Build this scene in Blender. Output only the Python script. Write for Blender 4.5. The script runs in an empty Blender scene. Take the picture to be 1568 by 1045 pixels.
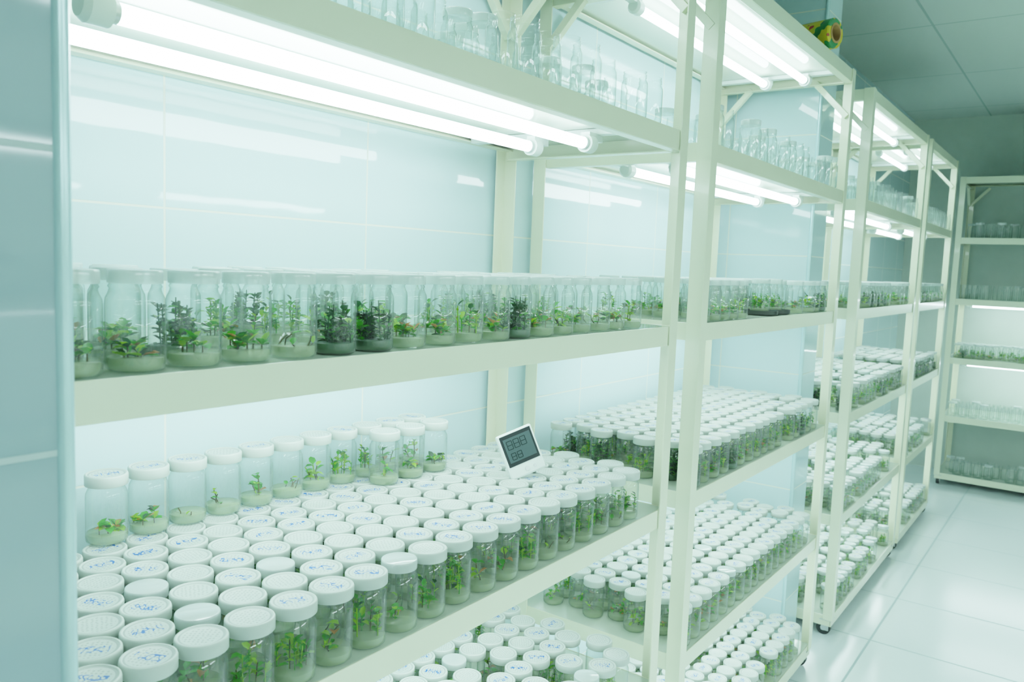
import bpy, math, random
import numpy as np
from mathutils import Vector, Matrix
random.seed(7)
scene = bpy.context.scene
EYE = 1.63

# ------------------------------------------------------------------ materials
def new_mat(name):
    m = bpy.data.materials.new(name); m.use_nodes = True
    nt = m.node_tree
    for n in list(nt.nodes): nt.nodes.remove(n)
    out = nt.nodes.new('ShaderNodeOutputMaterial')
    return m, nt, out
def N(nt, t, **kw):
    n = nt.nodes.new(t)
    for k, v in kw.items(): setattr(n, k, v)
    return n
def math_node(nt, op, a, b=None, c=None):
    n = N(nt, 'ShaderNodeMath', operation=op)
    for i, x in enumerate((a, b, c)):
        if x is None: continue
        if isinstance(x, (int, float)): n.inputs[i].default_value = x
        else: nt.links.new(x, n.inputs[i])
    return n.outputs[0]
def principled(name, col, rough=0.5, metal=0.0, var=0.06, nscale=8.0, bump=0.0, bscale=60.0, coat=0.0, spec=0.5):
    m, nt, out = new_mat(name)
    p = N(nt, 'ShaderNodeBsdfPrincipled')
    p.inputs['Roughness'].default_value = rough
    p.inputs['Metallic'].default_value = metal
    p.inputs['Coat Weight'].default_value = coat
    p.inputs['Specular IOR Level'].default_value = spec
    tc = N(nt, 'ShaderNodeTexCoord')
    nz = N(nt, 'ShaderNodeTexNoise'); nz.inputs['Scale'].default_value = nscale
    nt.links.new(tc.outputs['Object'], nz.inputs['Vector'])
    mix = N(nt, 'ShaderNodeMix', data_type='RGBA')
    mix.inputs[6].default_value = (*[c*(1-var) for c in col], 1)
    mix.inputs[7].default_value = (*[min(1, c*(1+var)) for c in col], 1)
    nt.links.new(nz.outputs['Fac'], mix.inputs[0])
    nt.links.new(mix.outputs[2], p.inputs['Base Color'])
    if bump:
        n2 = N(nt, 'ShaderNodeTexNoise'); n2.inputs['Scale'].default_value = bscale
        nt.links.new(tc.outputs['Object'], n2.inputs['Vector'])
        b = N(nt, 'ShaderNodeBump'); b.inputs['Strength'].default_value = bump; b.inputs['Distance'].default_value = 0.005
        nt.links.new(n2.outputs['Fac'], b.inputs['Height']); nt.links.new(b.outputs[0], p.inputs['Normal'])
    nt.links.new(p.outputs[0], out.inputs[0])
    return m

def tile_mat(name, col, grout, w, h, ou, ov, rough=0.05, floor=False, mortar=0.003, wave=0.03, tilt=0.0):
    m, nt, out = new_mat(name)
    g = N(nt, 'ShaderNodeNewGeometry')
    sp = N(nt, 'ShaderNodeSeparateXYZ'); nt.links.new(g.outputs['Position'], sp.inputs[0])
    if floor:
        u = sp.outputs[0]; v = sp.outputs[1]
    else:
        sn = N(nt, 'ShaderNodeSeparateXYZ'); nt.links.new(g.outputs['True Normal'], sn.inputs[0])
        ax = math_node(nt, 'ABSOLUTE', sn.outputs[0])
        ax = math_node(nt, 'GREATER_THAN', ax, 0.5)
        mx = N(nt, 'ShaderNodeMix', data_type='FLOAT')
        nt.links.new(ax, mx.inputs[0]); nt.links.new(sp.outputs[0], mx.inputs[2]); nt.links.new(sp.outputs[1], mx.inputs[3])
        u = mx.outputs[0]; v = sp.outputs[2]
    u = math_node(nt, 'SUBTRACT', u, ou); v = math_node(nt, 'SUBTRACT', v, ov)
    cb = N(nt, 'ShaderNodeCombineXYZ'); nt.links.new(u, cb.inputs[0]); nt.links.new(v, cb.inputs[1])
    vec = cb.outputs[0]
    br = N(nt, 'ShaderNodeTexBrick', offset=0.0, squash=1.0)
    nt.links.new(vec, br.inputs['Vector'])
    br.inputs['Scale'].default_value = 1.0
    br.inputs['Brick Width'].default_value = w; br.inputs['Row Height'].default_value = h
    br.inputs['Mortar Size'].default_value = mortar; br.inputs['Mortar Smooth'].default_value = 0.2
    br.inputs['Color1'].default_value = (*col, 1); br.inputs['Color2'].default_value = (*[c*0.975 for c in col], 1)
    br.inputs['Mortar'].default_value = (*grout, 1)
    p = N(nt, 'ShaderNodeBsdfPrincipled')
    nt.links.new(br.outputs['Color'], p.inputs['Base Color'])
    r = math_node(nt, 'MULTIPLY_ADD', br.outputs['Fac'], 0.5, rough); nt.links.new(r, p.inputs['Roughness'])
    nz = N(nt, 'ShaderNodeTexNoise'); nz.inputs['Scale'].default_value = 9.0; nz.inputs['Detail'].default_value = 1.0
    nt.links.new(g.outputs['Position'], nz.inputs['Vector'])
    b1 = N(nt, 'ShaderNodeBump'); b1.inputs['Strength'].default_value = wave; b1.inputs['Distance'].default_value = 0.01
    nt.links.new(nz.outputs['Fac'], b1.inputs['Height'])
    b2 = N(nt, 'ShaderNodeBump', invert=True); b2.inputs['Strength'].default_value = 0.5; b2.inputs['Distance'].default_value = 0.002
    nt.links.new(br.outputs['Fac'], b2.inputs['Height']); nt.links.new(b1.outputs[0], b2.inputs['Normal'])
    nt.links.new(b2.outputs[0], p.inputs['Normal'])
    nt.links.new(p.outputs[0], out.inputs[0])
    return m

M_TILE = tile_mat('glazed_wall_tile', (0.58, 0.77, 0.82), (0.80, 0.86, 0.76), 0.51, 0.25, 0.837, 1.709-0.0015, rough=0.035, mortar=.0025)
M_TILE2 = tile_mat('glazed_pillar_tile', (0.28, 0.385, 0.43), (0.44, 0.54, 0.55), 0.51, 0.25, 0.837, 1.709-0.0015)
M_FLOOR = tile_mat('floor_tile', (0.74, 0.84, 0.86), (0.38, 0.49, 0.51), 0.6, 0.6, 0.2, 0.1, rough=0.16, floor=True, wave=0.02, mortar=.005)
M_CEIL = tile_mat('ceiling_panel', (0.58, 0.66, 0.62), (0.36, 0.46, 0.43), 1.2, 0.6, 0.1, 0.25, rough=0.6, floor=True, mortar=0.007, wave=0.0)
M_PLASTER = principled('painted_plaster', (0.52, 0.60, 0.54), 0.7, bump=0.1)
M_CREAM = principled('cream_powder_coat', (0.78, 0.81, 0.59), 0.25, var=0.03, coat=0.2)
M_PLATE = principled('gloss_shelf_plate', (0.55, 0.62, 0.50), 0.07, var=0.03)
M_TRIM = principled('pale_corner_trim', (0.55, 0.78, 0.84), 0.2, metal=0.3)
M_WPLAST = principled('white_plastic', (0.74, 0.82, 0.78), 0.35)
M_BLACK = principled('black_rubber', (0.02, 0.022, 0.022), 0.5)
M_STEEL = principled('zinc_steel', (0.55, 0.58, 0.58), 0.3, metal=0.9)

def emis(name, col, s):
    m, nt, out = new_mat(name)
    e = N(nt, 'ShaderNodeEmission'); e.inputs[0].default_value = (*col, 1); e.inputs[1].default_value = s
    nt.links.new(e.outputs[0], out.inputs[0]); return m
M_TUBE = emis('fluorescent_glow', (0.69, 0.98, 0.97), 10.0)

def glass_mat(name, haze, tint, edge):
    m, nt, out = new_mat(name)
    tr = N(nt, 'ShaderNodeBsdfTransparent')
    gl = N(nt, 'ShaderNodeBsdfGlossy'); gl.inputs['Roughness'].default_value = 0.015
    df = N(nt, 'ShaderNodeBsdfDiffuse'); df.inputs[0].default_value = (0.80, 0.90, 0.87, 1)
    lw = N(nt, 'ShaderNodeLayerWeight'); lw.inputs[0].default_value = 0.5
    f = math_node(nt, 'POWER', lw.outputs['Facing'], 3.0)
    cm = N(nt, 'ShaderNodeMix', data_type='RGBA'); cm.inputs[6].default_value = (*tint, 1); cm.inputs[7].default_value = (*edge, 1)
    nt.links.new(f, cm.inputs[0]); nt.links.new(cm.outputs[2], tr.inputs[0])
    fg = math_node(nt, 'MULTIPLY_ADD', f, 0.5, 0.06)
    hz = math_node(nt, 'MULTIPLY_ADD', f, 0.22, haze)
    m1 = N(nt, 'ShaderNodeMixShader'); nt.links.new(hz, m1.inputs[0])
    nt.links.new(tr.outputs[0], m1.inputs[1]); nt.links.new(df.outputs[0], m1.inputs[2])
    m2 = N(nt, 'ShaderNodeMixShader'); nt.links.new(fg, m2.inputs[0])
    nt.links.new(m1.outputs[0], m2.inputs[1]); nt.links.new(gl.outputs[0], m2.inputs[2])
    nt.links.new(m2.outputs[0], out.inputs[0]); return m
M_GLASS = glass_mat('jar_glass', 0.015, (0.975, 0.992, 0.982), (0.40, 0.54, 0.48))
M_CLEARLID = glass_mat('translucent_lid', 0.50, (0.93, 0.98, 0.97), (0.7, 0.8, 0.8))

def semi(name, col, t):
    m, nt, out = new_mat(name)
    tr = N(nt, 'ShaderNodeBsdfTransparent'); tr.inputs[0].default_value = (.93, .97, .88, 1)
    p = N(nt, 'ShaderNodeBsdfPrincipled'); p.inputs['Roughness'].default_value = .2
    p.inputs['Base Color'].default_value = (*col, 1)
    ms = N(nt, 'ShaderNodeMixShader'); ms.inputs[0].default_value = t
    nt.links.new(p.outputs[0], ms.inputs[1]); nt.links.new(tr.outputs[0], ms.inputs[2])
    nt.links.new(ms.outputs[0], out.inputs[0]); return m
M_AGAR = semi('agar_gel', (0.33, 0.40, 0.23), 0.42)
M_SOIL = principled('dark_medium', (0.04, 0.08, 0.04), 0.35)

def lid_mat(name, base, ink):
    m, nt, out = new_mat(name)
    at = N(nt, 'ShaderNodeAttribute'); at.attribute_name = 'lid_uv'
    sp = N(nt, 'ShaderNodeSeparateXYZ'); nt.links.new(at.outputs['Vector'], sp.inputs[0])
    x, y, r = sp.outputs
    x2 = math_node(nt, 'MULTIPLY', x, x); y2 = math_node(nt, 'MULTIPLY', y, y)
    rad = math_node(nt, 'SQRT', math_node(nt, 'ADD', x2, y2))
    cb = N(nt, 'ShaderNodeCombineXYZ'); nt.links.new(x, cb.inputs[0]); nt.links.new(y, cb.inputs[1])
    vo = N(nt, 'ShaderNodeTexVoronoi', voronoi_dimensions='2D'); vo.inputs['Scale'].default_value = 5.5; vo.inputs['Randomness'].default_value = 0.3
    nt.links.new(cb.outputs[0], vo.inputs['Vector'])
    dot = math_node(nt, 'LESS_THAN', vo.outputs['Distance'], 0.27)
    dot = math_node(nt, 'MULTIPLY', dot, math_node(nt, 'LESS_THAN', rad, 0.74))
    rim = math_node(nt, 'MULTIPLY', math_node(nt, 'GREATER_THAN', rad, 0.84), math_node(nt, 'LESS_THAN', rad, 0.92))
    dark = math_node(nt, 'MAXIMUM', dot, rim)
    p = N(nt, 'ShaderNodeBsdfPrincipled'); p.inputs['Roughness'].default_value = 0.38
    cb2 = N(nt, 'ShaderNodeCombineXYZ')
    nt.links.new(math_node(nt, 'MULTIPLY', x, 1.3), cb2.inputs[0]); nt.links.new(y, cb2.inputs[1]); nt.links.new(math_node(nt, 'MULTIPLY', r, 60.0), cb2.inputs[2])
    nz = N(nt, 'ShaderNodeTexNoise'); nz.inputs['Scale'].default_value = 3.4; nz.inputs['Detail'].default_value = 0.3
    nt.links.new(cb2.outputs[0], nz.inputs['Vector'])
    st = math_node(nt, 'LESS_THAN', math_node(nt, 'ABSOLUTE', math_node(nt, 'SUBTRACT', nz.outputs['Fac'], 0.5)), 0.055)
    st = math_node(nt, 'MULTIPLY', st, math_node(nt, 'LESS_THAN', math_node(nt, 'ABSOLUTE', x), 0.62))
    st = math_node(nt, 'MULTIPLY', st, math_node(nt, 'LESS_THAN', math_node(nt, 'ABSOLUTE', y), 0.27))
    st = math_node(nt, 'MULTIPLY', st, math_node(nt, 'GREATER_THAN', r, ink))
    c1 = N(nt, 'ShaderNodeMix', data_type='RGBA'); c1.inputs[6].default_value = (*base, 1); c1.inputs[7].default_value = (*[c*0.62 for c in base], 1)
    nt.links.new(dark, c1.inputs[0])
    c2 = N(nt, 'ShaderNodeMix', data_type='RGBA'); c2.inputs[7].default_value = (0.004, 0.075, 0.46, 1)
    nt.links.new(c1.outputs[2], c2.inputs[6]); nt.links.new(st, c2.inputs[0])
    nt.links.new(c2.outputs[2], p.inputs['Base Color'])
    b = N(nt, 'ShaderNodeBump'); b.inputs['Strength'].default_value = 0.6; b.inputs['Distance'].default_value = 0.001
    nt.links.new(dot, b.inputs['Height']); nt.links.new(b.outputs[0], p.inputs['Normal'])
    nt.links.new(p.outputs[0], out.inputs[0]); return m
M_LID = lid_mat('vented_white_lid', (0.49, 0.55, 0.50), 0.40)

def leaf_mat(name, col):
    m, nt, out = new_mat(name)
    tc = N(nt, 'ShaderNodeTexCoord'); nz = N(nt, 'ShaderNodeTexNoise'); nz.inputs['Scale'].default_value = 70
    nt.links.new(tc.outputs['Object'], nz.inputs['Vector'])
    mx = N(nt, 'ShaderNodeMix', data_type='RGBA'); mx.inputs[6].default_value = (*[c*0.6 for c in col], 1); mx.inputs[7].default_value = (*[min(1, c*1.4) for c in col], 1)
    nt.links.new(nz.outputs['Fac'], mx.inputs[0])
    p = N(nt, 'ShaderNodeBsdfPrincipled'); p.inputs['Roughness'].default_value = 0.45
    nt.links.new(mx.outputs[2], p.inputs['Base Color'])
    tl = N(nt, 'ShaderNodeBsdfTranslucent'); nt.links.new(mx.outputs[2], tl.inputs[0])
    ms = N(nt, 'ShaderNodeMixShader'); ms.inputs[0].default_value = 0.35
    nt.links.new(p.outputs[0], ms.inputs[1]); nt.links.new(tl.outputs[0], ms.inputs[2])
    nt.links.new(ms.outputs[0], out.inputs[0]); return m
L_MID = leaf_mat('leaf_green', (0.05, 0.30, 0.010))
L_LITE = leaf_mat('leaf_lime', (0.25, 0.50, 0.012))
L_DARK = leaf_mat('leaf_dark', (0.008, 0.058, 0.010))
L_RED = leaf_mat('leaf_bronze', (0.42, 0.16, 0.04))
L_STEM = leaf_mat('stem_brown', (0.08, 0.06, 0.02))
JM = [M_GLASS, M_LID, M_AGAR, L_MID, L_LITE, L_DARK, L_RED, L_STEM, M_CLEARLID, M_SOIL]
G_, LID_, AG_, MID_, LITE_, DARK_, RED_, STEM_, CL_, SOIL_ = range(10)

# ------------------------------------------------------------------ mesh helpers
class MB:
    def __init__(s): s.v=[]; s.f=[]; s.m=[]; s.a=[]; s.n=0
    def add(s, v, f, m, attr=None):
        v = np.asarray(v, dtype=float); o = s.n
        s.v.append(v); s.n += len(v)
        s.f.extend([tuple(i+o for i in q) for q in f])
        if isinstance(m, int): s.m.extend([m]*len(f))
        else: s.m.extend(m)
        s.a.append(np.zeros((len(v), 3)) if attr is None else attr)
    def inst(s, t, x, y, z, rot=0, sc=1.0, rnd=0.0, remap=None, szz=1.0):
        c, sn = math.cos(rot), math.sin(rot)
        R = np.array([[c, -sn, 0], [sn, c, 0], [0, 0, 1]])
        v = (t['v']*np.array([sc, sc, sc*szz])) @ R.T + np.array([x, y, z])
        a = np.column_stack([t['v'][:, 0]/0.031, t['v'][:, 1]/0.031, np.full(len(v), rnd)])
        m = t['m'] if remap is None else [remap.get(i, i) for i in t['m']]
        s.add(v, t['f'], m, a)
    def box(s, x0, x1, y0, y1, z0, z1, m=0):
        v = [(x0,y0,z0),(x1,y0,z0),(x1,y1,z0),(x0,y1,z0),(x0,y0,z1),(x1,y0,z1),(x1,y1,z1),(x0,y1,z1)]
        s.add(v, [(0,3,2,1),(4,5,6,7),(0,1,5,4),(1,2,6,5),(2,3,7,6),(3,0,4,7)], m)
    def prism(s, poly, z0, z1, m=0):
        n = len(poly)
        v = [(x, y, z0) for x, y in poly]+[(x, y, z1) for x, y in poly]
        f = [tuple(range(n-1, -1, -1)), tuple(range(n, 2*n))]+[(i, (i+1) % n, n+(i+1) % n, n+i) for i in range(n)]
        s.add(v, f, m)
    def beam(s, p, q, w, h, m=0):
        p = Vector(p); q = Vector(q); d = (q-p).normalized()
        up = Vector((0, 0, 1)) if abs(d.z) < 0.95 else Vector((0, 1, 0))
        a = d.cross(up).normalized(); b = a.cross(d)
        v = []
        for e in (p, q):
            for sa, sb in ((-1,-1),(1,-1),(1,1),(-1,1)):
                v.append(tuple(e+a*sa*w/2+b*sb*h/2))
        s.add(v, [(0,1,2,3),(7,6,5,4),(0,4,5,1),(1,5,6,2),(2,6,7,3),(3,7,4,0)], m)
    def cyl(s, p, q, r, seg=16, m=0, cap=True, r2=None):
        p = Vector(p); q = Vector(q); d = (q-p).normalized()
        up = Vector((0, 0, 1)) if abs(d.z) < 0.95 else Vector((0, 1, 0))
        a = d.cross(up).normalized(); b = a.cross(d)
        if r2 is None: r2 = r
        v = []
        for e, rr in ((p, r), (q, r2)):
            for i in range(seg):
                t = 2*math.pi*i/seg
                v.append(tuple(e+a*rr*math.cos(t)+b*rr*math.sin(t)))
        f = [(i, (i+1) % seg, seg+(i+1) % seg, seg+i) for i in range(seg)]
        if cap: f += [tuple(range(seg-1, -1, -1)), tuple(range(seg, 2*seg))]
        s.add(v, f, m)
    def obj(s, name, mats, smooth=False, attr=False, bevel=0, parent=None, mw=None, angle=None):
        me = bpy.data.meshes.new(name)
        V = np.concatenate(s.v)
        me.from_pydata(V.tolist(), [], s.f)
        me.polygons.foreach_set('material_index', np.array(s.m, dtype=np.int32))
        if smooth: me.polygons.foreach_set('use_smooth', np.ones(len(s.f), dtype=bool))
        if attr:
            at = me.attributes.new('lid_uv', 'FLOAT_VECTOR', 'POINT')
            at.data.foreach_set('vector', np.concatenate(s.a).astype(np.float32).ravel())
        for m in mats: me.materials.append(m)
        me.update()
        if angle is not None: me.set_sharp_from_angle(angle=angle)
        o = bpy.data.objects.new(name, me); scene.collection.objects.link(o)
        if bevel:
            b = o.modifiers.new('bevel', 'BEVEL'); b.width = bevel; b.segments = 2; b.limit_method = 'ANGLE'
        if parent is not None: o.parent = parent
        elif mw is not None: o.matrix_world = mw
        return o

def revolve(profile, seg, m, close_bottom=False, close_top=False):
    v=[]; f=[]
    for r, z in profile:
        for i in range(seg):
            t = 2*math.pi*i/seg; v.append((r*math.cos(t), r*math.sin(t), z))
    n = len(profile)
    for k in range(n-1):
        for i in range(seg):
            j = (i+1) % seg
            f.append((k*seg+i, k*seg+j, (k+1)*seg+j, (k+1)*seg+i))
    if close_bottom: f.append(tuple(range(seg-1, -1, -1)))
    if close_top: f.append(tuple((n-1)*seg+i for i in range(seg)))
    return dict(v=np.array(v), f=f, m=[m]*len(f))

JAR_P = [(0.026,0.0025),(0.0285,0.0),(0.0318,0.003),(0.0325,0.009),(0.0325,0.076),(0.0318,0.083),(0.0285,0.090),(0.0275,0.094),(0.0290,0.0965),(0.0275,0.099),(0.0290,0.1015),(0.0275,0.104),(0.0275,0.108),(0.0285,0.110),(0.0265,0.111)]
LID_P = [(0.0325,0.0965),(0.0335,0.0975),(0.0335,0.1125),(0.0328,0.1145),(0.0312,0.1155),(0.0298,0.1150),(0.0290,0.1140),(0.0285,0.1138)]
CLID_P = [(0.0295,0.1000),(0.0298,0.1010),(0.0298,0.1125),(0.0292,0.1150),(0.0280,0.1155)]
AGAR_P = [(0.0290,0.0015),(0.0312,0.004),(0.0318,0.009),(0.0318,0.0150),(0.0314,0.0160)]
def kit(seg):
    jp = JAR_P if seg > 14 else [JAR_P[i] for i in (0,2,4,6,7,13)]
    lp = LID_P if seg > 14 else [LID_P[i] for i in (0,1,2,4,6)]
    return dict(jar=revolve(jp, seg, G_, close_bottom=True),
                lid=revolve(lp, seg, LID_, close_top=True),
                clid=revolve(CLID_P, seg, CL_, close_top=True),
                agar=revolve(AGAR_P, seg, AG_, close_top=True))
KITS = {28: kit(28), 20: kit(20), 12: kit(12)}

# ---------------- plantlets
def leaf(mb, p, d, l, w, droop, m):
    p = Vector(p); d = Vector(d).normalized()
    side = d.cross(Vector((0, 0, 1)))
    if side.length < 0.1: side = Vector((1, 0, 0))
    side.normalize(); nrm = side.cross(d).normalized()
    c = [p + d*l*t + Vector((0,0,-1))*droop*l*t*t for t in (0, .3, .68, 1)]
    fold = w*0.22
    v = [c[0], c[1], c[2], c[3], c[1]+side*w*.5+nrm*fold, c[2]+side*w*.42+nrm*fold, c[1]-side*w*.5+nrm*fold, c[2]-side*w*.42+nrm*fold]
    mb.add([tuple(q) for q in v], [(0,4,1),(1,4,5,2),(2,5,3),(0,1,6),(1,2,7,6),(2,3,7)], m)
def clampr(v, R=0.027):
    r = math.hypot(v[0], v[1])
    if r > R: return (v[0]*R/r, v[1]*R/r, v[2])
    return v
def plant(style, seed):
    R = random.Random(seed*17+len(style)); mb = MB()
    def dirv(el): a = R.uniform(0, 6.283); return (math.cos(a)*math.cos(el), math.sin(a)*math.cos(el), math.sin(el))
    z0 = 0.016
    if style == 'rosette':
        for k in range(R.randint(3, 8)):
            bx, by = R.uniform(-.021,.021), R.uniform(-.021,.021); hz = R.uniform(.001,.014)
            mb.cyl((bx,by,z0-.006),(bx,by,z0+hz),.0010,4,STEM_,False)
            for i in range(R.randint(4, 8)):
                leaf(mb, (bx,by,z0+hz), dirv(R.uniform(.0,.9)), R.uniform(.014,.023), R.uniform(.010,.015), R.uniform(0,.4), R.choices([MID_,LITE_,DARK_,RED_],[6,3.5,1.6,1.3])[0])
    elif style == 'bushy':
        for k in range(14):
            bx, by = R.uniform(-.022,.022), R.uniform(-.022,.022); h = R.uniform(.025,.062)
            tx, ty = bx+R.uniform(-.006,.006), by+R.uniform(-.006,.006)
            mb.cyl((bx,by,.005),(tx,ty,z0+h),.0010,4,DARK_,False)
            n = 12
            for i in range(n):
                t = (i+1)/n-.15
                leaf(mb, (bx+(tx-bx)*t, by+(ty-by)*t, z0+h*t), dirv(R.uniform(.1,1.0)), R.uniform(.012,.019), R.uniform(.009,.013), .2, R.choices([DARK_,MID_,LITE_],[7,2,.3])[0])
    elif style == 'sprig':
        for k in range(R.randint(1, 3)):
            p = Vector((R.uniform(-.012,.012), R.uniform(-.012,.012), z0-.008))
            d = Vector((R.uniform(-.6,.6), R.uniform(-.6,.6), 1)).normalized()
            for s_ in range(R.randint(2, 4)):
                q = p+d*R.uniform(.009,.014)
                mb.cyl(p, q, .0012, 5, R.choice([STEM_, STEM_, LITE_]), False)
                for i in range(R.randint(1, 2)):
                    leaf(mb, q, dirv(R.uniform(-.1,.8)), R.uniform(.014,.026), R.uniform(.009,.016), R.uniform(0,.5), R.choices([MID_,LITE_,RED_],[5,4,.5])[0])
                p = q; d = (d+Vector((R.uniform(-.4,.4), R.uniform(-.4,.4), .2))).normalized()
    elif style == 'shoots':
        for k in range(R.randint(6, 9)):
            bx, by = R.uniform(-.020,.020), R.uniform(-.020,.020); h = R.uniform(.02,.048)
            tx, ty = clampr((bx*1.15+R.uniform(-.004,.004), by*1.15, 0), .024)[:2]
            mb.cyl((bx,by,z0-.006),(tx,ty,z0+h),.0010,4,R.choice([LITE_,STEM_,MID_]),False)
            n = R.randint(4, 7)
            for i in range(n):
                t = (i+1)/n
                leaf(mb, (bx+(tx-bx)*t, by+(ty-by)*t, z0+h*t), dirv(R.uniform(.1,1.1)), R.uniform(.012,.020), R.uniform(.007,.012), .2, R.choices([MID_,LITE_,DARK_],[6,4,1])[0])
    elif style == 'roots':
        for k in range(R.randint(4, 7)):
            p = Vector((R.uniform(-.02,.02), R.uniform(-.02,.02), z0-.01)); d = Vector((R.uniform(-1,1), R.uniform(-1,1), R.uniform(0,1))).normalized()
            for s_ in range(3):
                q = Vector(clampr(p+d*.010)); mb.cyl(p, q, .0011, 5, STEM_, False)
                p = q; d = (d+Vector((R.uniform(-1,1), R.uniform(-1,1), R.uniform(-.3,.6)))).normalized()
            if R.random() < .6: leaf(mb, p, dirv(R.uniform(0,1)), .016, .009, .2, R.choice([MID_, LITE_]))
    V = np.concatenate(mb.v)
    r = np.hypot(V[:,0], V[:,1]); k = np.minimum(1, 0.0300/np.maximum(r, 1e-6)); V[:,0] *= k; V[:,1] *= k
    V[:,2] = np.maximum(V[:,2], .005)
    return dict(v=V, f=mb.f, m=mb.m)
PL = {s: [plant(s, i) for i in range(10)] for s in ('rosette', 'bushy', 'sprig', 'shoots', 'roots')}

def put_jar(mb, x, y, z, R, seg=20, lid='white', styles=None, sc=1.0, empty=False, force=None):
    K = KITS[seg]; rot = R.uniform(0, 6.283); rnd = R.random()
    mb.inst(K['jar'], x, y, z, rot, sc, rnd)
    if lid == 'white': mb.inst(K['lid'], x, y, z, R.uniform(-1.2, 0.2), sc, rnd)
    elif lid == 'clear': mb.inst(K['clid'], x, y, z, rot, sc, rnd)
    if empty: return
    st = force or R.choices(list(styles.keys()), list(styles.values()))[0]
    mb.inst(K['agar'], x, y, z, rot, sc, rnd, {AG_: SOIL_} if st == 'bushy' else None)
    mb.inst(R.choice(PL[st]), x, y, z, rot, sc)

LOWER = dict(sprig=5, roots=2, shoots=2, rosette=1)
DENSE = dict(shoots=6, rosette=2, sprig=1, bushy=2)
MIDDLE = dict(rosette=6, shoots=2, bushy=.8, sprig=1)
PITCH = 0.0715
def jar_field(name, x0, x1, y0, rows, z, seed, seg, lid, styles, fill=1.0, mw=None, empty=False, hole=None, frontstyles=None, extra=None, scv=0.0, jit=0.0018, pitch=PITCH, clearp=.04):
    R = random.Random(seed); mb = MB(); n = int((x1-x0)/pitch)
    for j in range(rows):
        off = pitch*0.5 if j % 2 else 0
        for i in range(n):
            x = x0+pitch/2+i*pitch+off; y = y0+j*pitch*(0.9 if fill == 1.0 else 1.0)
            if x > x1-pitch/2+.001: continue
            if fill < 1 and R.random() > fill: continue
            if hole and hole(x, y): continue
            l = lid
            if lid == 'white' and R.random() < clearp: l = 'clear'
            sc = 1.0 - R.uniform(0, scv)
            put_jar(mb, x+R.uniform(-jit, jit), y+R.uniform(-jit, jit), z+0.0006, R, seg, None if empty and R.random() < .8 else l, (frontstyles if frontstyles and j == 0 else styles), sc, empty)
    if extra: extra(mb, R)
    return mb.obj(name, JM, smooth=True, attr=True, mw=mw)

# ------------------------------------------------------------------ room
def box_obj(name, x0, x1, y0, y1, z0, z1, mat, bevel=0):
    mb = MB(); mb.box(x0, x1, y0, y1, z0, z1); return mb.obj(name, [mat], bevel=bevel)
CEIL = EYE+1.36; YW = 1.42; XF = 7.74; YS = -1.60
box_obj('floor', -1.8, XF+.1, YS-.1, YW+.1, -0.1, 0.0, M_FLOOR)
box_obj('ceiling', -1.8, XF+.1, YS-.1, YW+.1, CEIL, CEIL+.1, M_CEIL)
box_obj('wall_left', -1.8, XF+.1, YW, YW+.1, 0, CEIL, M_TILE)
box_obj('wall_far', XF, XF+.1, YS, YW, 0, CEIL, M_PLASTER)
box_obj('wall_right', -1.8, XF, YS-.1, YS, 0, CEIL, M_PLASTER)
box_obj('wall_near', -1.9, -1.8, YS, YW, 0, CEIL, M_PLASTER)
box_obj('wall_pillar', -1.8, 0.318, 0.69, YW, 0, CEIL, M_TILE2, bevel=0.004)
box_obj('wall_pillar', 3.45, 3.66, 0.99, YW, 0, CEIL, M_TILE, bevel=0.004)
def trim(name, x, y, r=0.006):
    mb = MB(); mb.cyl((x, y, 0), (x, y, CEIL), r, 14); return mb.obj(name, [M_TRIM], smooth=True, angle=0.8)
trim('trim_1', 0.318, 0.692, 0.0075); trim('trim_2', 3.452, 0.992, 0.008)
mb = MB(); mb.prism([(1.866,YW),(1.866,YW-.012),(1.878,YW-.014),(1.884,YW)], 0, CEIL); mb.obj('trim_3', [M_TRIM])

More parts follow.
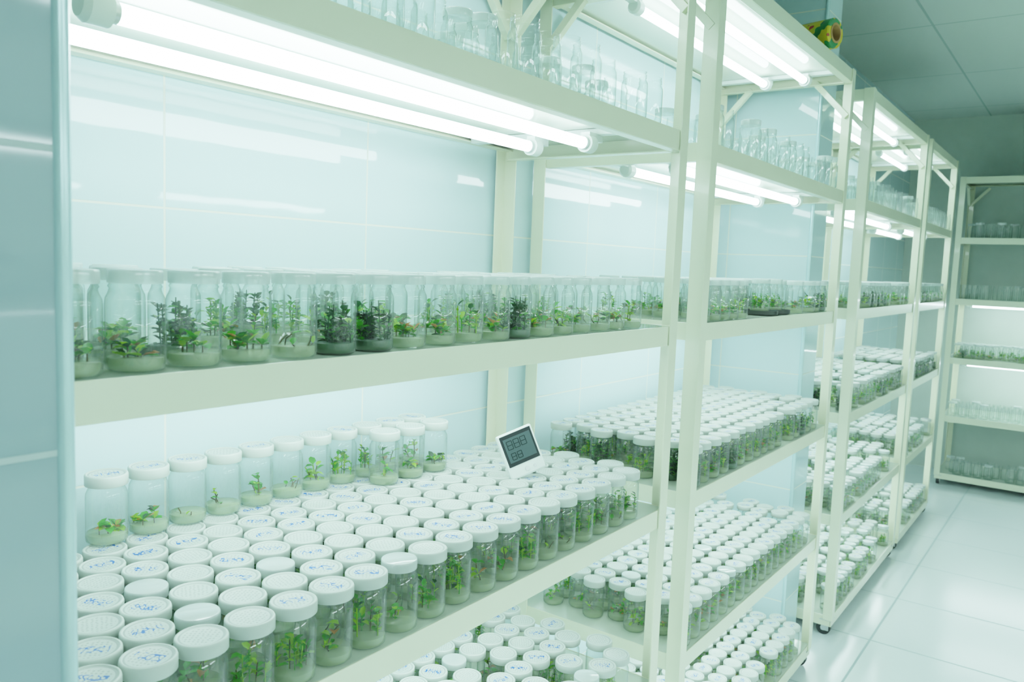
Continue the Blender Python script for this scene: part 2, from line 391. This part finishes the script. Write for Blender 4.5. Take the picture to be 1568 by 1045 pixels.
# ------------------------------------------------------------------ racks
LEV = [0.095, 0.56, 1.025, 1.49, 1.965, 2.43]
W = 0.042; T = 0.004; D = 0.56
def rack(L, mw, gusset=True):
    e = bpy.data.objects.new('shelving_rack', None); scene.collection.objects.link(e); e.matrix_world = mw
    mb = MB(); z0, z1 = 0.075, 2.432
    def Lp(cx, cy, sx, sy):
        P = [(cx,cy),(cx+sx*W,cy),(cx+sx*W,cy+sy*T),(cx+sx*T,cy+sy*T),(cx+sx*T,cy+sy*W),(cx,cy+sy*W)]
        if sx*sy < 0: P = P[::-1]
        mb.prism(P, z0, z1)
    Lp(0,0,1,1); Lp(L,0,-1,1); Lp(0,D,1,-1); Lp(L,D,-1,-1)
    for z in LEV:
        h = 0.048; hb = 0.022
        mb.box(T, L-T, 0.0045, 0.0085, z-h, z); mb.box(T, L-T, 0.0085, 0.034, z-h, z-h+.004)
        mb.box(T, L-T, D-.0085, D-.0045, z-hb, z); mb.box(T, L-T, D-.034, D-.0085, z-hb, z-hb+.004)
        mb.box(0.0045, 0.0085, T+.006, D-T-.006, z-h, z); mb.box(L-.0085, L-.0045, T+.006, D-T-.006, z-h, z)
        mb.box(0.0085, 0.034, 0.036, D-.036, z-h, z-h+.004); mb.box(L-.034, L-.0085, 0.036, D-.036, z-h, z-h+.004)
    zt = LEV[-1]-.045
    for x, s in ((W*.5, 1), (L-W*.5, -1)):
        mb.beam((x, D-.012, zt-.13), (x+s*.13, D-.012, zt+.01), .022, .022)
        mb.beam((x-s*.012, D-.02, zt-.13), (x-s*.012, D-.15, zt+.01), .022, .022)
        mb.beam((x-s*.012, .02, zt-.13), (x-s*.012, .15, zt+.01), .022, .022)
    o = mb.obj('frame', [M_CREAM], bevel=0.0012, parent=e)
    mb = MB()
    for z in LEV: mb.box(0.0095, L-.0095, 0.0095, D-.0095, z-.011, z-.0006)
    mb.obj('shelf_plates', [M_PLATE], bevel=0.001, parent=e)
    mb = MB()
    for x in (.028, L-.028):
        for y in (.028, D-.028):
            mb.cyl((x-.011, y+.012, .031), (x+.011, y+.012, .031), .031, 20, 0)
            mb.cyl((x-.0125, y+.012, .031), (x+.0125, y+.012, .031), .012, 12, 1)
            for s in (-1, 1): mb.prism([(x+s*.0145-.0012,y-.012),(x+s*.0145+.0012,y-.012),(x+s*.0145+.0012,y+.02),(x+s*.0145-.0012,y+.02)], .022, .068, 1)
            mb.box(x-.0165, x+.0165, y-.016, y+.022, .066, .070, 1)
            mb.cyl((x, y, .069), (x, y, .078), .008, 10, 1)
            mb.box(x-.027, x+.027, y-.027, y+.027, .0735, .0765, 1)
    mb.obj('casters', [M_BLACK, M_STEEL], smooth=True, angle=0.6, parent=e)
    return e
def lamps(L, mw, levels, xa, xb, ys=(0.155, 0.31)):
    for z in levels:
        mb = MB(); zb = z-.0115; zc = zb-.038
        for x in (xa-.045, xb+.045):
            mb.box(x-.014, x+.014, .036, D-.036, zb-.014, zb-.0004, 1)
        for y in ys:
            mb.cyl((xa, y, zc), (xb, y, zc), .0135, 12, 0)
            for s, x in ((-1, xa), (1, xb)):
                mb.cyl((x, y, zc), (x-s*.012, y, zc), .0142, 16, 2)
                mb.cyl((x-s*.002, y, zc), (x+s*.026, y, zc), .021, 20, 1)
                mb.cyl((x+s*.026, y, zc), (x+s*.034, y, zc), .021, 20, 1, True, .015)
                mb.box(min(x, x+s*.06), max(x, x+s*.06), y-.012, y+.012, zc+.008, zb-.012, 1)
        mb.obj('fluorescent_lamp', [M_TUBE, M_WPLAST, M_STEEL], smooth=True, angle=0.6, mw=mw)

def T_(x, y, r=0): return Matrix.Translation((x, y, 0)) @ Matrix.Rotation(r, 4, 'Z')
YR = 0.845
RK = [(0.335, 1.53), (2.01, 1.37), (3.70, 1.36), (5.17, 1.03)]
for i, (x, L) in enumerate(RK):
    mw = T_(x, YR); rack(L, mw)
    if i == 0: lamps(L, mw, LEV[1:], 0.18, 1.30)
    else: lamps(L, mw, LEV[1:], 0.14, L-.14)
mwf = T_(7.13, 0.95, -math.pi/2); rack(1.5, mwf); lamps(1.5, mwf, [LEV[2], LEV[3]], .14, 1.36, ys=(.10,.28))

NAME = 'culture_jars'
F0 = 0.045
# rack 1
def back_tier(mb, R):
    xs = [0.33+0.0735*i for i in range(11)]
    for i, x in enumerate(xs):
        put_jar(mb, x, F0+.415, LEV[2]+.1166, R, 28, 'white', LOWER, force='rosette' if i in (0, 1) else None)
    for x in (.90, .98, 1.06): put_jar(mb, x, F0+.34, LEV[2]+.1166, R, 28, 'white', LOWER)
jar_field(NAME, .06, 1.46, F0, 7, LEV[2], 11, 28, 'white', LOWER, mw=T_(.335, YR), frontstyles=dict(shoots=2, sprig=6, roots=2), extra=back_tier)
def mid_front(mb, R):
    xs = [.08+.0745*i for i in range(18)]
    st = ['rosette']*4+['roots', 'bushy', 'bushy', 'rosette', 'rosette', 'shoots', 'rosette', 'bushy', 'rosette', 'sprig', 'rosette', 'roots', 'rosette', 'sprig']
    for x, s in zip(xs, st): put_jar(mb, x+R.uniform(-.001,.001), .045+R.uniform(-.002,.004), LEV[3]+.0006, R, 28, 'clear', MIDDLE, force=s)
jar_field(NAME, .06, 1.46, F0+.085, 4, LEV[3], 12, 28, 'clear', MIDDLE, fill=.7, mw=T_(.335, YR), extra=mid_front, pitch=.078)
jar_field(NAME, .06, 1.46, F0, 7, LEV[1], 13, 20, 'white', LOWER, fill=.92, mw=T_(.335, YR), clearp=.12)
jar_field(NAME, .06, 1.46, F0, 3, LEV[0], 14, 12, 'white', LOWER, fill=.8, mw=T_(.335, YR))
jar_field('empty_glass_jars', .06, 1.46, F0-.008, 4, LEV[4], 15, 28, 'clear', LOWER, fill=.8, mw=T_(.335, YR), empty=True, scv=.16)
# racks 2..4
for k, (x, L) in enumerate(RK[1:]):
    seg = 20 if k == 0 else 12; mw = T_(x, YR); s = 30+k*10
    jar_field(NAME, .05, L-.05, F0, 7, LEV[2], s, seg, 'white', DENSE, mw=mw, fill=.97 if k == 0 else .8, clearp=.05 if k == 0 else .35)
    if k == 0:
        jar_field(NAME, .05, L-.05, F0, 5, LEV[3], s+1, seg, 'clear', MIDDLE, fill=.7, mw=mw, hole=lambda x_, y_: .56 < x_ < .90 and y_ < .18)
    else:
        jar_field(NAME, .05, L-.05, F0, 4, LEV[3], s+1, seg, 'clear', MIDDLE, fill=.7, mw=mw)
    jar_field(NAME, .05, L-.05, F0, 7, LEV[1], s+2, seg, 'white', LOWER, fill=.93 if k == 0 else .75, mw=mw, clearp=.05 if k == 0 else .3)
    jar_field(NAME, .05, L-.05, F0, 7, LEV[0], s+3, seg, 'white', LOWER, fill=.9 if k == 0 else .7, mw=mw, clearp=.05 if k == 0 else .2)
    jar_field('empty_glass_jars', .05, L-.05, F0-.008, 3, LEV[4], s+4, seg, 'clear', LOWER, fill=.75, mw=mw, empty=True, scv=.12)
for j, (z, st, em) in enumerate([(LEV[0], LOWER, True), (LEV[1], LOWER, True), (LEV[2], DENSE, False), (LEV[3], LOWER, True), (LEV[4], LOWER, True)]):
    jar_field('empty_glass_jars' if em else NAME, .05, 1.45, F0, 3, z, 70+j, 12, 'clear', st, fill=.85, mw=mwf, empty=em)
# facing row of racks across the aisle
for k, xr in enumerate((0.55, 2.05, 3.55)):
    mw = T_(xr, -0.98, math.pi); rack(1.4, mw); lamps(1.4, mw, LEV[2:], .14, 1.26)
    for j in (2, 3): jar_field(NAME, .05, 1.35, F0, 2, LEV[j], 100+10*k+j, 12, 'white', LOWER, fill=.9, mw=mw)

# black dishes on rack 2 middle shelf
for xx in (.665, .795):
    d = revolve([(0.0005,0.0),(.055,0),(.060,.003),(.061,.016),(.059,.016),(.057,.005),(.0005,.005)], 32, 0)
    mb = MB(); mb.add(d['v'], d['f'], 0)
    R = random.Random(5)
    e = bpy.data.objects.new('black_dish_with_culture_jar', None); scene.collection.objects.link(e)
    mb.obj('black_dish', [M_BLACK], smooth=True, angle=.7, parent=e)
    mb = MB(); put_jar(mb, 0, 0, 0.0055, R, 20, 'clear', MIDDLE)
    mb.obj('culture_jar', JM, smooth=True, attr=True, parent=e)
    e.matrix_world = Matrix.Translation((2.01+xx, YR+.075, LEV[3]+.0004))

# ------------------------------------------------------------------ tape roll on top of rack 2
m, nt, out = new_mat('printed_film_wrap')
p = N(nt, 'ShaderNodeBsdfPrincipled'); p.inputs['Roughness'].default_value = .25
tc = N(nt, 'ShaderNodeTexCoord'); nz = N(nt, 'ShaderNodeTexNoise'); nz.inputs['Scale'].default_value = 18
nt.links.new(tc.outputs['Object'], nz.inputs['Vector'])
cr = N(nt, 'ShaderNodeValToRGB'); cr.color_ramp.interpolation = 'CONSTANT'
cr.color_ramp.elements[0].color = (.02, .20, .05, 1); cr.color_ramp.elements[1].position = .42; cr.color_ramp.elements[1].color = (.65, .50, .02, 1)
e_ = cr.color_ramp.elements.new(.64); e_.color = (.5, .06, .03, 1)
nt.links.new(nz.outputs['Fac'], cr.inputs[0]); nt.links.new(cr.outputs[0], p.inputs['Base Color']); nt.links.new(p.outputs[0], out.inputs[0])
M_ROLL = m
M_CARD = principled('cardboard_core', (.45, .24, .09), .8)
ro = revolve([(.034,-.07),(.048,-.07),(.052,-.066),(.052,.066),(.048,.07),(.034,.07)], 36, 0)
co = revolve([(.0345,-.072),(.0345,.072),(.027,.072),(.027,-.072),(.0345,-.072)], 36, 1)
mb = MB(); mb.add(ro['v'], ro['f'], 0); mb.add(co['v'], co['f'], 1)
mb.obj('film_roll', [M_ROLL, M_CARD], smooth=True, angle=.7, mw=Matrix.Translation((3.03, .90, LEV[5]+.0525)) @ Matrix.Rotation(math.radians(-14), 4, 'Z') @ Matrix.Rotation(math.radians(90), 4, 'X'))

# ------------------------------------------------------------------ thermo-hygrometer
M_SCREEN = principled('lcd_screen', (.040, .062, .066), .35, spec=.15)
M_BEZEL = principled('dark_bezel', (.008, .011, .013), .35, spec=.2)
M_SEG = principled('lcd_digits', (.012, .018, .018), .4, spec=.1)
e = bpy.data.objects.new('digital_thermometer', None); scene.collection.objects.link(e)
mb = MB(); mb.box(-.042, .042, 0, .012, 0, .10); mb.obj('case', [M_WPLAST], bevel=.004, parent=e)
mb = MB(); mb.box(-.037, .037, -.0012, .001, .028, .096); mb.obj('bezel', [M_BEZEL], bevel=.0008, parent=e)
mb = MB(); mb.box(-.032, .032, -.0018, -.0008, .036, .088); mb.obj('screen', [M_SCREEN], parent=e)
mb = MB()
for x0, zz, w_, h_ in [(-.026,.064,.012,.018),(-.010,.064,.012,.018),(.006,.064,.012,.018),(-.024,.041,.010,.014),(-.010,.041,.010,.014)]:
    for a in (0, 1, 2): mb.box(x0, x0+w_, -.0022, -.0016, zz+a*h_/2-.0008, zz+a*h_/2+.0008)
    for a in (0, 1): mb.box(x0+a*w_-.0008, x0+a*w_+.0008, -.0022, -.0016, zz, zz+h_)
mb.obj('digits', [M_SEG], parent=e)
mb = MB(); mb.cyl((0, -.002, .014), (0, .001, .014), .005, 20); mb.cyl((.018, -.002, .014), (.018, .001, .014), .003, 16); mb.obj('buttons', [M_STEEL], smooth=True, angle=.6, parent=e)
mb = MB(); mb.beam((-.02, .012, .06), (-.02, .045, .006), .006, .003); mb.beam((.02, .012, .06), (.02, .045, .006), .006, .003); mb.beam((-.02,.045,.006),(.02,.045,.006),.003,.006)
mb.obj('stand', [M_WPLAST], parent=e)
e.matrix_world = Matrix.Translation((1.494, 1.020, LEV[2]+.124)) @ Matrix.Rotation(math.radians(-30), 4, 'Z') @ Matrix.Rotation(math.radians(-19), 4, 'Y') @ Matrix.Rotation(math.radians(-14), 4, 'X') @ Matrix.Scale(1.08, 4)

# ------------------------------------------------------------------ world + camera
w = bpy.data.worlds.new('world'); scene.world = w; w.use_nodes = True
w.node_tree.nodes['Background'].inputs[0].default_value = (.6, .8, .85, 1); w.node_tree.nodes['Background'].inputs[1].default_value = .3

YAW = math.radians(36); PITCHC = math.radians(5.53); ROLL = math.radians(2.25)
Fh = Vector((math.cos(YAW), math.sin(YAW), 0)); Rr = Vector((math.sin(YAW), -math.cos(YAW), 0)); Z = Vector((0, 0, 1))
fw = Fh*math.cos(PITCHC)-Z*math.sin(PITCHC); U = Rr.cross(fw)
cR = Rr*math.cos(ROLL)+U*math.sin(ROLL); cU = U*math.cos(ROLL)-Rr*math.sin(ROLL)
cam = bpy.data.cameras.new('camera'); co = bpy.data.objects.new('camera', cam); scene.collection.objects.link(co)
M4 = Matrix(((cR.x, cU.x, -fw.x, 0), (cR.y, cU.y, -fw.y, 0), (cR.z, cU.z, -fw.z, EYE), (0, 0, 0, 1)))
co.matrix_world = M4
cam.sensor_width = 36; cam.lens = 36*1230/1568; cam.clip_start = .02
cam.dof.use_dof = True; cam.dof.focus_distance = 1.6; cam.dof.aperture_fstop = 8
scene.camera = co
try:
    scene.cycles.transparent_max_bounces = 14
    scene.cycles.max_bounces = 5; scene.cycles.diffuse_bounces = 3; scene.cycles.glossy_bounces = 2
except Exception as ex: print(ex)
scene.view_settings.view_transform = 'Filmic'
scene.view_settings.look = 'None'
scene.view_settings.exposure = 1.72
scene.view_settings.gamma = 1.0
